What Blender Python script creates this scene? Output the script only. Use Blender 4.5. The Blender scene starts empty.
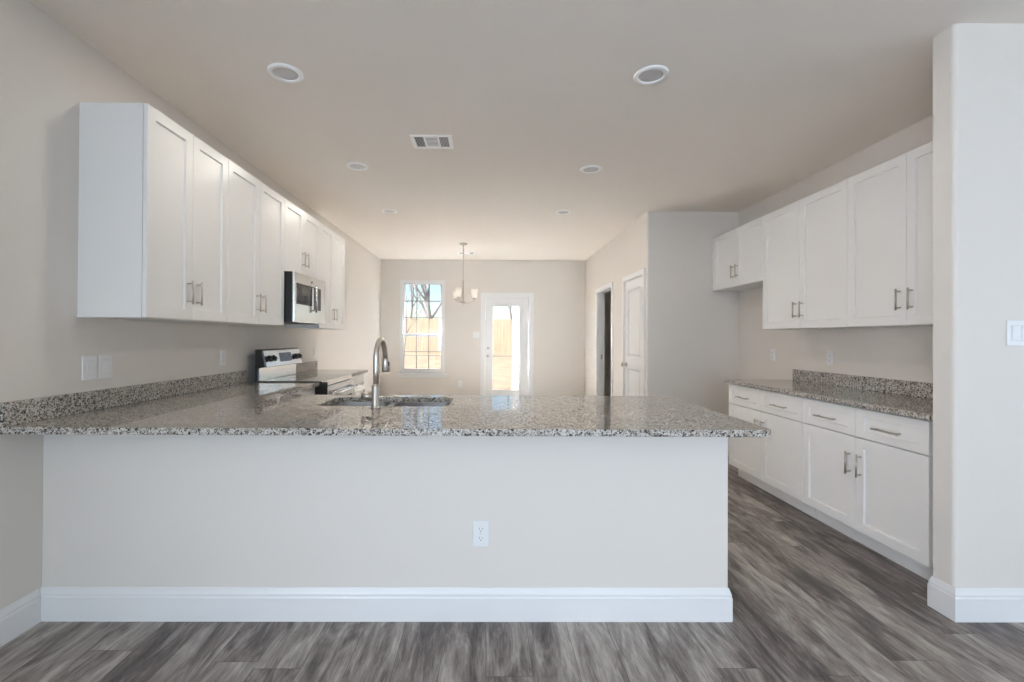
import bpy, bmesh, math, random
from mathutils import Vector, Matrix

S = bpy.context.scene
COL = S.collection
PI = math.pi

# ------------------------------------------------------------------ camera
cam_data = bpy.data.cameras.new('camera')
cam_data.sensor_fit = 'HORIZONTAL'
cam_data.sensor_width = 36.0
cam_data.lens = 454.07 / 1024 * 36.0
cam_data.shift_x = (512 - 490.65) / 1024
cam_data.shift_y = (335.51 - 341) / 1024
cam_data.clip_start = 0.05
cam_data.clip_end = 500
cam = bpy.data.objects.new('camera', cam_data)
COL.objects.link(cam)
MR = Matrix(((0.99996368, 0.00679984, -0.00513862),
             (-0.00682893, 0.99996064, -0.00566508),
             (0.00509990, 0.00569997, 0.99997075)))
rot = Matrix((MR.col[0], MR.col[2], -MR.col[1])).transposed()
cam.matrix_world = Matrix.Translation((0, 0, 1.2837)) @ rot.to_4x4()
S.camera = cam

# ------------------------------------------------------------------ colour management, world, daylight
S.view_settings.view_transform = 'Standard'
S.view_settings.look = 'None'
S.view_settings.gamma = 1.0
S.view_settings.use_curve_mapping = False
S.view_settings.exposure = 0.10
S.cycles.use_denoising = True
S.cycles.max_bounces = 14
S.cycles.diffuse_bounces = 9
S.cycles.glossy_bounces = 6
S.cycles.transparent_max_bounces = 16
S.cycles.sample_clamp_indirect = 0.0

world = bpy.data.worlds.new('sky')
S.world = world
world.use_nodes = True
wn = world.node_tree
wn.nodes.clear()
w_out = wn.nodes.new('ShaderNodeOutputWorld')
w_bg = wn.nodes.new('ShaderNodeBackground')
w_sky = wn.nodes.new('ShaderNodeTexSky')
w_sky.sky_type = 'NISHITA'
w_sky.sun_disc = False
w_sky.sun_elevation = math.radians(57)
w_sky.sun_rotation = math.radians(240)
w_sky.dust_density = 0.4
w_sky.ozone_density = 1.0
w_sky.air_density = 1.0
w_bg.inputs['Strength'].default_value = 0.21
wn.links.new(w_sky.outputs[0], w_bg.inputs['Color'])
wn.links.new(w_bg.outputs[0], w_out.inputs['Surface'])

sun_d = bpy.data.lights.new('sun', 'SUN')
sun_d.energy = 16
sun_d.color = (1.0, 0.93, 0.83)
sun_d.angle = math.radians(1.0)
sun = bpy.data.objects.new('sun', sun_d)
COL.objects.link(sun)
# high sun over the yard, grazing the fence
sun.rotation_euler = Vector((0.42, 0.17, -0.88)).to_track_quat('-Z', 'Y').to_euler()


def area_lamp(name, loc, target, sx, sy, power, color):
    d = bpy.data.lights.new(name, 'AREA')
    d.shape = 'RECTANGLE'
    d.size, d.size_y = sx, sy
    d.energy = power
    d.color = color
    o = bpy.data.objects.new(name, d)
    COL.objects.link(o)
    o.location = loc
    o.rotation_euler = (Vector(target) - Vector(loc)).to_track_quat('-Z', 'Y').to_euler()
    return o


# daylight in the rear living-room windows; the side-wall pair is added fill light
DAY = (0.60, 0.79, 1.0)
SIDE_FILL = (0.72, 0.83, 1.0)
area_lamp('daylight_window_2', (-1.2, -9.9, 1.25), (-1.2, 5, 1.25), 1.4, 1.7, 150, DAY)
area_lamp('daylight_window_3', (3.1, -9.9, 1.25), (3.1, 5, 1.25), 2.0, 1.7, 212, DAY)
area_lamp('side_fill_left', (-1.96, -2.2, 1.25), (5, -2.2, 1.25), 2.4, 1.7, 180, SIDE_FILL)
area_lamp('side_fill_right', (4.22, 0.55, 1.25), (-5, 0.55, 1.25), 1.6, 1.7, 14, SIDE_FILL)
# narrow lamps added above the yard to throw sun patches on the dining floor
for _n, _x, _z, _p in (('added_beam_window', -1.22, 1.40, 88), ('added_beam_door', 0.345, 1.15, 265)):
    _l = area_lamp(_n, (_x, 11.5, 3.65), (_x, 8.55, _z), 0.25, 0.3, _p, (0.88, 0.94, 1.0))
    _l.data.spread = math.radians(16)

# ------------------------------------------------------------------ material helpers


def new_mat(name):
    m = bpy.data.materials.new(name)
    m.use_nodes = True
    nt = m.node_tree
    nt.nodes.clear()
    out = nt.nodes.new('ShaderNodeOutputMaterial')
    b = nt.nodes.new('ShaderNodeBsdfPrincipled')
    nt.links.new(b.outputs[0], out.inputs[0])
    return m, nt, b, out


def simple(name, col, rough=0.5, metal=0.0, bump=0.0, bscale=200.0, spec=0.5, tint=0.0):
    m, nt, b, out = new_mat(name)
    b.inputs['Base Color'].default_value = (*col, 1)
    b.inputs['Roughness'].default_value = rough
    b.inputs['Metallic'].default_value = metal
    b.inputs['Specular IOR Level'].default_value = spec
    tc = nt.nodes.new('ShaderNodeTexCoord')
    n = nt.nodes.new('ShaderNodeTexNoise')
    n.inputs['Scale'].default_value = bscale
    n.inputs['Detail'].default_value = 3
    nt.links.new(tc.outputs['Object'], n.inputs['Vector'])
    if bump > 0:
        bp = nt.nodes.new('ShaderNodeBump')
        bp.inputs['Strength'].default_value = bump
        bp.inputs['Distance'].default_value = 0.002
        nt.links.new(n.outputs['Fac'], bp.inputs['Height'])
        nt.links.new(bp.outputs[0], b.inputs['Normal'])
    if tint > 0:
        mx = nt.nodes.new('ShaderNodeMix')
        mx.data_type = 'RGBA'
        mx.inputs[6].default_value = (*[c * (1 - tint) for c in col], 1)
        mx.inputs[7].default_value = (*[min(1, c * (1 + tint)) for c in col], 1)
        nt.links.new(n.outputs['Fac'], mx.inputs[0])
        nt.links.new(mx.outputs[2], b.inputs['Base Color'])
    return m


M = {}
M['wall'] = simple('wall_paint', (0.72, 0.675, 0.62), 0.6, bump=0.25, bscale=120, spec=0.3)
M['ceil'] = simple('ceiling_paint', (0.82, 0.765, 0.70), 0.8, bump=0.25, bscale=100, spec=0.2)
M['cab'] = simple('white_cabinet_paint', (0.80, 0.785, 0.76), 0.32, bump=0.03, bscale=60)
M['trim'] = simple('white_trim_paint', (0.77, 0.765, 0.755), 0.35, bump=0.03, bscale=60)
M['plate'] = simple('white_plate_plastic', (0.78, 0.78, 0.775), 0.3)
M['slot'] = simple('dark_slot', (0.12, 0.12, 0.12), 0.6)
M['nickel'] = simple('brushed_nickel', (0.52, 0.48, 0.43), 0.28, 1.0, bump=0.04, bscale=400)
M['steel'] = simple('stainless_steel', (0.66, 0.66, 0.66), 0.2, 1.0, bump=0.03, bscale=300)
M['sinksteel'] = simple('sink_steel', (0.40, 0.39, 0.38), 0.28, 1.0, bump=0.03, bscale=300)
M['black'] = simple('black_enamel', (0.012, 0.012, 0.013), 0.3)
M['blackglass'] = simple('black_glass', (0.008, 0.008, 0.009), 0.03, spec=0.6)
M['display'] = simple('display_screen', (0.11, 0.13, 0.17), 0.15)
M['frost'] = bpy.data.materials.new('frosted_white_glass')
M['frost'].use_nodes = True
_nt = M['frost'].node_tree
_nt.nodes.clear()
_o = _nt.nodes.new('ShaderNodeOutputMaterial')
_mx = _nt.nodes.new('ShaderNodeMixShader')
_mx.inputs[0].default_value = 0.55
_df = _nt.nodes.new('ShaderNodeBsdfPrincipled')
_df.inputs['Base Color'].default_value = (0.88, 0.87, 0.85, 1)
_df.inputs['Roughness'].default_value = 0.35
_tl = _nt.nodes.new('ShaderNodeBsdfTranslucent')
_tl.inputs[0].default_value = (0.88, 0.86, 0.82, 1)
_nt.links.new(_df.outputs[0], _mx.inputs[1])
_nt.links.new(_tl.outputs[0], _mx.inputs[2])
_nt.links.new(_mx.outputs[0], _o.inputs[0])
M['fixture'] = simple('white_fixture_enamel', (0.94, 0.93, 0.91), 0.35)
M['grid'] = simple('grey_backlit_grid', (0.27, 0.26, 0.25), 0.5)  # grid bars' backlit darkening is put into this grey
M['lens'] = simple('lamp_lens', (0.60, 0.59, 0.58), 0.5)
M['duct'] = simple('vent_inside', (0.10, 0.095, 0.09), 0.8)
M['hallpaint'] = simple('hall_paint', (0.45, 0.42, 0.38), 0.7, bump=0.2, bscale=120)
M['concrete'] = simple('concrete', (0.36, 0.34, 0.32), 0.9, bump=0.3, bscale=40, tint=0.1)
M['bark'] = simple('tree_bark', (0.34, 0.32, 0.31), 0.9, bump=0.5, bscale=30, tint=0.25)
M['rubber'] = simple('dark_rubber', (0.05, 0.05, 0.05), 0.7)


def glass_mat():
    m = bpy.data.materials.new('window_glass')
    m.use_nodes = True
    nt = m.node_tree
    nt.nodes.clear()
    out = nt.nodes.new('ShaderNodeOutputMaterial')
    mix = nt.nodes.new('ShaderNodeMixShader')
    tr = nt.nodes.new('ShaderNodeBsdfTransparent')
    tr.inputs[0].default_value = (0.96, 0.97, 0.97, 1)
    gl = nt.nodes.new('ShaderNodeBsdfGlossy')
    gl.inputs['Roughness'].default_value = 0.01
    fr = nt.nodes.new('ShaderNodeFresnel')
    fr.inputs['IOR'].default_value = 1.45
    nt.links.new(fr.outputs[0], mix.inputs[0])
    nt.links.new(tr.outputs[0], mix.inputs[1])
    nt.links.new(gl.outputs[0], mix.inputs[2])
    nt.links.new(mix.outputs[0], out.inputs[0])
    return m


M['glass'] = glass_mat()


def granite_mat():
    m, nt, b, out = new_mat('speckled_granite')
    L = nt.links
    tc = nt.nodes.new('ShaderNodeTexCoord')
    warp = nt.nodes.new('ShaderNodeTexNoise')
    warp.inputs['Scale'].default_value = 60
    warp.inputs['Detail'].default_value = 3
    L.new(tc.outputs['Object'], warp.inputs['Vector'])
    sub = nt.nodes.new('ShaderNodeVectorMath')
    sub.operation = 'MULTIPLY_ADD'
    sub.inputs[1].default_value = (0.012, 0.012, 0.012)
    L.new(warp.outputs['Color'], sub.inputs[0])
    L.new(tc.outputs['Object'], sub.inputs[2])
    # large pale / taupe crystals
    v1 = nt.nodes.new('ShaderNodeTexVoronoi')
    v1.inputs['Scale'].default_value = 125
    L.new(sub.outputs[0], v1.inputs['Vector'])
    sep = nt.nodes.new('ShaderNodeSeparateColor')
    L.new(v1.outputs['Color'], sep.inputs[0])
    r1 = nt.nodes.new('ShaderNodeValToRGB')
    r1.color_ramp.interpolation = 'CONSTANT'
    e = r1.color_ramp.elements
    e[0].position = 0.0
    e[0].color = (0.56, 0.53, 0.49, 1)
    e[1].position = 0.30
    e[1].color = (0.44, 0.40, 0.35, 1)
    for p, c in ((0.52, (0.34, 0.29, 0.235, 1)), (0.66, (0.50, 0.47, 0.43, 1)), (0.80, (0.19, 0.165, 0.145, 1)), (0.93, (0.04, 0.037, 0.035, 1))):
        x = e.new(p)
        x.color = c
    L.new(sep.outputs[0], r1.inputs[0])
    # small dark flecks
    v2 = nt.nodes.new('ShaderNodeTexVoronoi')
    v2.inputs['Scale'].default_value = 270
    L.new(sub.outputs[0], v2.inputs['Vector'])
    sep2 = nt.nodes.new('ShaderNodeSeparateColor')
    L.new(v2.outputs['Color'], sep2.inputs[0])
    r2 = nt.nodes.new('ShaderNodeValToRGB')
    r2.color_ramp.interpolation = 'CONSTANT'
    r2.color_ramp.elements[0].position = 0.0
    r2.color_ramp.elements[0].color = (0, 0, 0, 1)
    r2.color_ramp.elements[1].position = 0.80
    r2.color_ramp.elements[1].color = (1, 1, 1, 1)
    L.new(sep2.outputs[1], r2.inputs[0])
    mx = nt.nodes.new('ShaderNodeMix')
    mx.data_type = 'RGBA'
    mx.inputs[7].default_value = (0.06, 0.055, 0.05, 1)
    L.new(r2.outputs[0], mx.inputs[0])
    L.new(r1.outputs[0], mx.inputs[6])
    L.new(mx.outputs[2], b.inputs['Base Color'])
    b.inputs['Roughness'].default_value = 0.035
    b.inputs['Specular IOR Level'].default_value = 0.5
    return m


M['granite'] = granite_mat()


def floor_mat():
    m, nt, b, out = new_mat('grey_brown_vinyl_plank')
    L = nt.links

    def math_node(op, a=None, c=None):
        n = nt.nodes.new('ShaderNodeMath')
        n.operation = op
        for i, v in enumerate((a, c)):
            if v is None:
                continue
            if isinstance(v, (int, float)):
                n.inputs[i].default_value = v
            else:
                L.new(v, n.inputs[i])
        return n.outputs[0]
    tc = nt.nodes.new('ShaderNodeTexCoord')
    sp = nt.nodes.new('ShaderNodeSeparateXYZ')
    L.new(tc.outputs['Object'], sp.inputs[0])
    PW, PL = 0.18, 1.22
    xr = math_node('DIVIDE', sp.outputs[0], PW)
    row = math_node('FLOOR', xr)
    fx = math_node('SUBTRACT', xr, row)
    wn1 = nt.nodes.new('ShaderNodeTexWhiteNoise')
    wn1.noise_dimensions = '1D'
    L.new(row, wn1.inputs['W'])
    yo = math_node('ADD', math_node('DIVIDE', sp.outputs[1], PL), wn1.outputs['Value'])
    ci = math_node('FLOOR', yo)
    fy = math_node('SUBTRACT', yo, ci)
    cmb = nt.nodes.new('ShaderNodeCombineXYZ')
    L.new(row, cmb.inputs[0])
    L.new(ci, cmb.inputs[1])
    wn2 = nt.nodes.new('ShaderNodeTexWhiteNoise')
    wn2.noise_dimensions = '2D'
    L.new(cmb.outputs[0], wn2.inputs['Vector'])
    pid = wn2.outputs['Value']

    def stretched(sx, sy, detail, dist):
        c = nt.nodes.new('ShaderNodeCombineXYZ')
        L.new(math_node('MULTIPLY', sp.outputs[0], sx), c.inputs[0])
        L.new(math_node('MULTIPLY', sp.outputs[1], sy), c.inputs[1])
        L.new(math_node('MULTIPLY', pid, 37.0), c.inputs[2])
        n = nt.nodes.new('ShaderNodeTexNoise')
        n.inputs['Scale'].default_value = 1.0
        n.inputs['Detail'].default_value = detail
        n.inputs['Roughness'].default_value = 0.6
        n.inputs['Distortion'].default_value = dist
        L.new(c.outputs[0], n.inputs['Vector'])
        return n.outputs['Fac']
    big = stretched(13.0, 2.6, 5, 0.9)
    fine = stretched(95.0, 14.0, 4, 0.5)
    t = math_node('ADD', math_node('MULTIPLY', big, 1.75), math_node('MULTIPLY', fine, 0.6))
    thin = stretched(260.0, 7.0, 3, 0.3)
    t = math_node('ADD', t, math_node('MULTIPLY', math_node('SUBTRACT', thin, 0.5), 0.45))
    t = math_node('ADD', t, math_node('MULTIPLY', pid, 0.30))
    t = math_node('SUBTRACT', t, 0.80)
    rp = nt.nodes.new('ShaderNodeValToRGB')
    e = rp.color_ramp.elements
    e[0].position = 0.12
    e[0].color = (0.078, 0.066, 0.062, 1)
    e[1].position = 0.92
    e[1].color = (0.52, 0.475, 0.43, 1)
    for p, c in ((0.35, (0.155, 0.13, 0.118, 1)), (0.52, (0.25, 0.215, 0.192, 1)), (0.68, (0.34, 0.305, 0.275, 1))):
        x = e.new(p)
        x.color = c
    L.new(t, rp.inputs[0])
    # seams
    ex = math_node('MULTIPLY', math_node('MINIMUM', fx, math_node('SUBTRACT', 1.0, fx)), PW)
    ey = math_node('MULTIPLY', math_node('MINIMUM', fy, math_node('SUBTRACT', 1.0, fy)), PL)
    ed = math_node('MINIMUM', ex, ey)
    seam = math_node('LESS_THAN', ed, 0.0013)
    mx = nt.nodes.new('ShaderNodeMix')
    mx.data_type = 'RGBA'
    mx.inputs[7].default_value = (0.05, 0.043, 0.04, 1)
    L.new(math_node('MULTIPLY', seam, 0.6), mx.inputs[0])
    L.new(rp.outputs[0], mx.inputs[6])
    L.new(mx.outputs[2], b.inputs['Base Color'])
    b.inputs['Roughness'].default_value = 0.42
    b.inputs['Specular IOR Level'].default_value = 0.4
    bp = nt.nodes.new('ShaderNodeBump')
    bp.inputs['Strength'].default_value = 0.15
    bp.inputs['Distance'].default_value = 0.001
    L.new(fine, bp.inputs['Height'])
    L.new(bp.outputs[0], b.inputs['Normal'])
    return m


M['floor'] = floor_mat()


def fence_mat():
    m, nt, b, out = new_mat('cedar_fence_wood')
    L = nt.links
    tc = nt.nodes.new('ShaderNodeTexCoord')
    mp = nt.nodes.new('ShaderNodeMapping')
    mp.inputs['Scale'].default_value = (6, 6, 0.5)
    L.new(tc.outputs['Object'], mp.inputs[0])
    n = nt.nodes.new('ShaderNodeTexNoise')
    n.inputs['Scale'].default_value = 2.0
    n.inputs['Detail'].default_value = 5
    L.new(mp.outputs[0], n.inputs['Vector'])
    r = nt.nodes.new('ShaderNodeValToRGB')
    r.color_ramp.elements[0].position = 0.3
    r.color_ramp.elements[0].color = (0.60, 0.47, 0.33, 1)
    r.color_ramp.elements[1].position = 0.75
    r.color_ramp.elements[1].color = (0.76, 0.64, 0.48, 1)
    L.new(n.outputs['Fac'], r.inputs[0])
    L.new(r.outputs[0], b.inputs['Base Color'])
    b.inputs['Roughness'].default_value = 0.85
    return m


M['fence'] = fence_mat()


def ground_mat():
    m, nt, b, out = new_mat('dry_yard_ground')
    L = nt.links
    tc = nt.nodes.new('ShaderNodeTexCoord')
    n = nt.nodes.new('ShaderNodeTexNoise')
    n.inputs['Scale'].default_value = 1.4
    n.inputs['Detail'].default_value = 7
    L.new(tc.outputs['Object'], n.inputs['Vector'])
    r = nt.nodes.new('ShaderNodeValToRGB')
    r.color_ramp.elements[0].position = 0.35
    r.color_ramp.elements[0].color = (0.20, 0.155, 0.115, 1)
    r.color_ramp.elements[1].position = 0.7
    r.color_ramp.elements[1].color = (0.29, 0.225, 0.17, 1)
    L.new(n.outputs['Fac'], r.inputs[0])
    L.new(r.outputs[0], b.inputs['Base Color'])
    b.inputs['Roughness'].default_value = 0.95
    return m


M['ground'] = ground_mat()


def brick_mat():
    m, nt, b, out = new_mat('red_brown_brick')
    L = nt.links
    tc = nt.nodes.new('ShaderNodeTexCoord')
    mp = nt.nodes.new('ShaderNodeMapping')
    mp.inputs['Rotation'].default_value = (PI / 2, 0, 0)
    L.new(tc.outputs['Object'], mp.inputs[0])
    n = nt.nodes.new('ShaderNodeTexBrick')
    n.inputs['Color1'].default_value = (0.22, 0.13, 0.10, 1)
    n.inputs['Color2'].default_value = (0.30, 0.19, 0.15, 1)
    n.inputs['Mortar'].default_value = (0.42, 0.40, 0.37, 1)
    n.inputs['Scale'].default_value = 1.0
    n.inputs['Brick Width'].default_value = 0.203
    n.inputs['Row Height'].default_value = 0.0677
    n.inputs['Mortar Size'].default_value = 0.009
    L.new(mp.outputs[0], n.inputs['Vector'])
    L.new(n.outputs['Color'], b.inputs['Base Color'])
    b.inputs['Roughness'].default_value = 0.9
    return m


M['brick'] = brick_mat()

# ------------------------------------------------------------------ mesh helpers


def box(bm, x0, x1, y0, y1, z0, z1):
    v = [bm.verts.new(p) for p in ((x0, y0, z0), (x1, y0, z0), (x1, y1, z0), (x0, y1, z0), (x0, y0, z1), (x1, y0, z1), (x1, y1, z1), (x0, y1, z1))]
    for f in ((0, 3, 2, 1), (4, 5, 6, 7), (0, 1, 5, 4), (1, 2, 6, 5), (2, 3, 7, 6), (3, 0, 4, 7)):
        bm.faces.new([v[i] for i in f])


def ring(bm, c, axis, r, seg):
    axis = Vector(axis).normalized()
    a = axis.orthogonal().normalized()
    if abs(axis.z) > 0.99:
        a = Vector((1, 0, 0))
    bvec = axis.cross(a)
    return [bm.verts.new(Vector(c) + a * (r * math.cos(2 * PI * i / seg)) + bvec * (r * math.sin(2 * PI * i / seg))) for i in range(seg)]


def bridge(bm, r0, r1):
    n = len(r0)
    for i in range(n):
        f = bm.faces.new((r0[i], r0[(i + 1) % n], r1[(i + 1) % n], r1[i]))
        f.smooth = True


def cyl(bm, p0, p1, r0, r1=None, seg=20):
    r1 = r0 if r1 is None else r1
    ax = Vector(p1) - Vector(p0)
    a, b = ring(bm, p0, ax, r0, seg), ring(bm, p1, ax, r1, seg)
    bridge(bm, a, b)
    bm.faces.new(a[::-1])
    bm.faces.new(b)


def tube(bm, pts, rad, seg=14):
    pts = [Vector(p) for p in pts]
    if not isinstance(rad, (list, tuple)):
        rad = [rad] * len(pts)
    prev = None
    ref = None
    rings = []
    for i, p in enumerate(pts):
        d = (pts[min(i + 1, len(pts) - 1)] - pts[max(i - 1, 0)]).normalized()
        if ref is None:
            ref = d.orthogonal().normalized()
        ref = (ref - d * ref.dot(d)).normalized()
        bi = d.cross(ref)
        rings.append([bm.verts.new(p + ref * (rad[i] * math.cos(2 * PI * k / seg)) + bi * (rad[i] * math.sin(2 * PI * k / seg))) for k in range(seg)])
    for a, b in zip(rings, rings[1:]):
        bridge(bm, a, b)
    bm.faces.new(rings[0][::-1])
    bm.faces.new(rings[-1])


def lathe(bm, prof, c=(0, 0, 0), seg=28, close=True):
    """prof: (r, z) pairs, revolved about the vertical through c."""
    rings = [ring(bm, (c[0], c[1], c[2] + z), (0, 0, 1), max(r, 1e-4), seg) for r, z in prof]
    for a, b in zip(rings, rings[1:]):
        bridge(bm, a, b)
    if close:
        bm.faces.new(rings[0][::-1])
        bm.faces.new(rings[-1])


def prism(bm, outer, holes, a0, a1, axis='z'):
    """Extrude a 2D outline with holes between a0 and a1 along an axis ('x': outline in y,z; 'y': x,z; 'z': x,y)."""
    def P(u, v, a):
        return {'z': (u, v, a), 'x': (a, u, v), 'y': (u, a, v)}[axis]
    edges, loops = [], []
    for lp in [outer] + list(holes):
        vs = [bm.verts.new(P(u, v, a0)) for u, v in lp]
        es = [bm.edges.new((vs[i], vs[(i + 1) % len(vs)])) for i in range(len(vs))]
        edges += es
        loops.append(vs)
    r = bmesh.ops.triangle_fill(bm, use_beauty=True, edges=edges)
    faces = [g for g in r['geom'] if isinstance(g, bmesh.types.BMFace)]
    ex = bmesh.ops.extrude_face_region(bm, geom=faces, use_keep_orig=True)
    d = Vector(P(0, 0, a1)) - Vector(P(0, 0, a0))
    bmesh.ops.translate(bm, vec=d, verts=[g for g in ex['geom'] if isinstance(g, bmesh.types.BMVert)])


def rrect(x0, x1, y0, y1, r, n=5):
    pts = []
    for cx, cy, a in ((x1 - r, y0 + r, -PI / 2), (x1 - r, y1 - r, 0), (x0 + r, y1 - r, PI / 2), (x0 + r, y0 + r, PI)):
        for i in range(n + 1):
            t = a + PI / 2 * i / n
            pts.append((cx + r * math.cos(t), cy + r * math.sin(t)))
    return pts


def build(name, bm, mat, parent=None, bevel=0.0, loc=None, segs=2):
    bmesh.ops.recalc_face_normals(bm, faces=bm.faces)
    me = bpy.data.meshes.new(name)
    bm.to_mesh(me)
    bm.free()
    me.materials.append(M[mat])
    o = bpy.data.objects.new(name, me)
    COL.objects.link(o)
    if parent is not None:
        o.parent = parent
    if loc is not None:
        o.location = loc
    if bevel > 0:
        md = o.modifiers.new('bevel', 'BEVEL')
        md.width = bevel
        md.segments = segs
        md.limit_method = 'ANGLE'
        md.angle_limit = math.radians(40)
    return o


def B():
    return bmesh.new()


def boxes(*bs):
    bm = B()
    for b in bs:
        box(bm, *b)
    return bm


def tag(o, label, cat, group=None):
    o['label'] = label
    o['category'] = cat
    if group:
        o['group'] = group
    return o


def thing(name, label, cat, loc=(0, 0, 0), rotz=0.0, group=None):
    o = bpy.data.objects.new(name, None)
    o.empty_display_size = 0.05
    COL.objects.link(o)
    o.location = loc
    o.rotation_euler = (0, 0, rotz)
    return tag(o, label, cat, group)


def struct(name, bm, mat, parent=None, bevel=0.0):
    o = build(name, bm, mat, parent, bevel)
    if parent is None:
        o['kind'] = 'structure'
    return o


def struct_root(name, loc=(0, 0, 0), rotz=0.0):
    o = bpy.data.objects.new(name, None)
    COL.objects.link(o)
    o.location = loc
    o.rotation_euler = (0, 0, rotz)
    o['kind'] = 'structure'
    return o


def dup(root, loc, label=None, rotz=None):
    r = root.copy()
    COL.objects.link(r)
    r.location = loc
    if rotz is not None:
        r.rotation_euler = (0, 0, rotz)
    if label:
        r['label'] = label
    for ch in list(root.children):
        c = ch.copy()
        COL.objects.link(c)
        c.parent = r
        for g in list(ch.children):
            d = g.copy()
            COL.objects.link(d)
            d.parent = c
    return r


# ------------------------------------------------------------------ room dimensions (metres)
XL, XR, XM = -2.013, 2.887, 1.830          # left wall, right wall, pantry side wall
H = 2.7504                                  # ceiling
YB, YP, YW = 8.514, 5.2015, 2.0747          # back wall, pantry front, breakfast-bar half wall
ZC = 0.906                                  # counter top
REAR, XLIV = -10.0, 4.3                      # living room behind the camera

# floor, ceiling
struct('floor', boxes((XL - 0.12, XLIV + 0.12, REAR - 0.12, YB + 0.12, -0.12, 0)), 'floor')
struct('ceiling', boxes((XL - 0.12, XLIV + 0.12, REAR - 0.12, YB + 0.12, H, H + 0.12)), 'ceil')
# outer walls
struct('wall_left', boxes((XL - 0.12, XL, REAR - 0.12, YB + 0.12, 0, H)), 'wall')
WX0, WX1, WZ0, WZ1 = -1.645, -0.802, 0.615, 2.365      # window opening
DX0, DX1, DZ1 = -0.062, 0.792, 2.066                    # back door opening
bm = B()
prism(bm, [(XL, 0), (DX0, 0), (DX0, DZ1), (DX1, DZ1), (DX1, 0), (XLIV + 0.12, 0), (XLIV + 0.12, H), (XL, H)],
      [[(WX0, WZ0), (WX1, WZ0), (WX1, WZ1), (WX0, WZ1)]], YB, YB + 0.14, 'y')
struct('wall_back', bm, 'wall')
bm = B()
prism(bm, [(XL - 3, -0.3), (DX0, -0.3), (DX0, DZ1), (DX1, DZ1), (DX1, -0.3), (XLIV + 2, -0.3), (XLIV + 2, H + 0.3), (XL - 3, H + 0.3)],
      [[(WX0, WZ0), (WX1, WZ0), (WX1, WZ1), (WX0, WZ1)]], YB + 0.141, YB + 0.24, 'y')
struct('wall_exterior', bm, 'brick')
struct('wall_right', boxes((XR, XR + 0.115, 2.187, YP, 0, H)), 'wall')

# pantry corner: rounded drywall corner in plan
r = 0.02
corner = [(XR + 0.115, YP), (XR + 0.115, YP + 0.115), (XM + 0.115, YP + 0.115), (XM, YP + 0.115)]
corner += [(XM + r - r * math.cos(t), YP + r - r * math.sin(t)) for t in [PI / 2 * i / 5 for i in range(6)]]
bm = B()
prism(bm, corner, [], 0, H, 'z')
struct('wall_pantry', bm, 'wall')
# side wall with the pantry door and the hall opening
P0, P1, PZ = 5.325, 6.055, 2.045
O0, O1, OZ = 6.668, 7.566, 2.050
bm = B()
prism(bm, [(YP + 0.115, 0), (P0, 0), (P0, PZ), (P1, PZ), (P1, 0), (O0, 0), (O0, OZ), (O1, OZ), (O1, 0), (YB, 0), (YB, H), (YP + 0.115, H)],
      [], XM, XM + 0.115, 'x')
struct('wall_side', bm, 'wall')
# hall and pantry behind the side wall
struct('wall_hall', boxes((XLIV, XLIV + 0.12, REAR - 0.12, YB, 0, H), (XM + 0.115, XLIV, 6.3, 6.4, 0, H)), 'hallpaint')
# pillar / wall stub at the right
PX, PYB = 2.1515, 2.1792
pil = [(XLIV, YW), (XLIV, PYB), (PX, PYB)]
pil += [(PX + r - r * math.cos(t), YW + r - r * math.sin(t)) for t in [PI / 2 * i / 5 for i in range(6)]]
bm = B()
prism(bm, pil, [], 0, H, 'z')
struct('wall_pillar', bm, 'wall')
# rear wall of the living room, two windows; side-wall windows added to carry fill lamps
bm = B()
RW = [(-1.9, -0.5, 0.4, 2.1), (2.1, 4.1, 0.4, 2.1)]
prism(bm, [(XL, 0), (XLIV, 0), (XLIV, H), (XL, H)], [[(a, c), (b_, c), (b_, d), (a, d)] for a, b_, c, d in RW], REAR - 0.12, REAR, 'y')
struct('wall_rear', bm, 'wall')
for i, (wx, wy, rz, w) in enumerate(((-1.2, REAR, PI, 0.7), (3.1, REAR, PI, 1.0), (XL, -2.2, PI / 2, 1.2), (XLIV, 0.55, -PI / 2, 0.8))):
    wr = struct_root('window_%d' % (i + 2), (wx, wy, 0.4), rz)
    hh = 1.7
    bm = B()
    prism(bm, [(-w - 0.07, -0.07), (w + 0.07, -0.07), (w + 0.07, hh + 0.07), (-w - 0.07, hh + 0.07)],
          [[(-w, 0), (w, 0), (w, hh), (-w, hh)]], -0.016, -0.001, 'y')
    build('casing', bm, 'trim', wr)
    build('blind', boxes((-w, w, -0.004, -0.001, 0, hh)), 'trim', wr)

# half wall of the breakfast bar
HX1 = 1.105
struct('wall_peninsula', boxes((XL, HX1, YW, YW + 0.115, 0, 0.876)), 'wall', bevel=0.004)

# ------------------------------------------------------------------ baseboards
BBH = 0.148
BBP = [(0, 0), (0.014, 0), (0.014, 0.105), (0.0115, 0.112), (0.0115, 0.122), (0.008, 0.132), (0.005, 0.142), (0.003, BBH), (0, BBH)]


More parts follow.
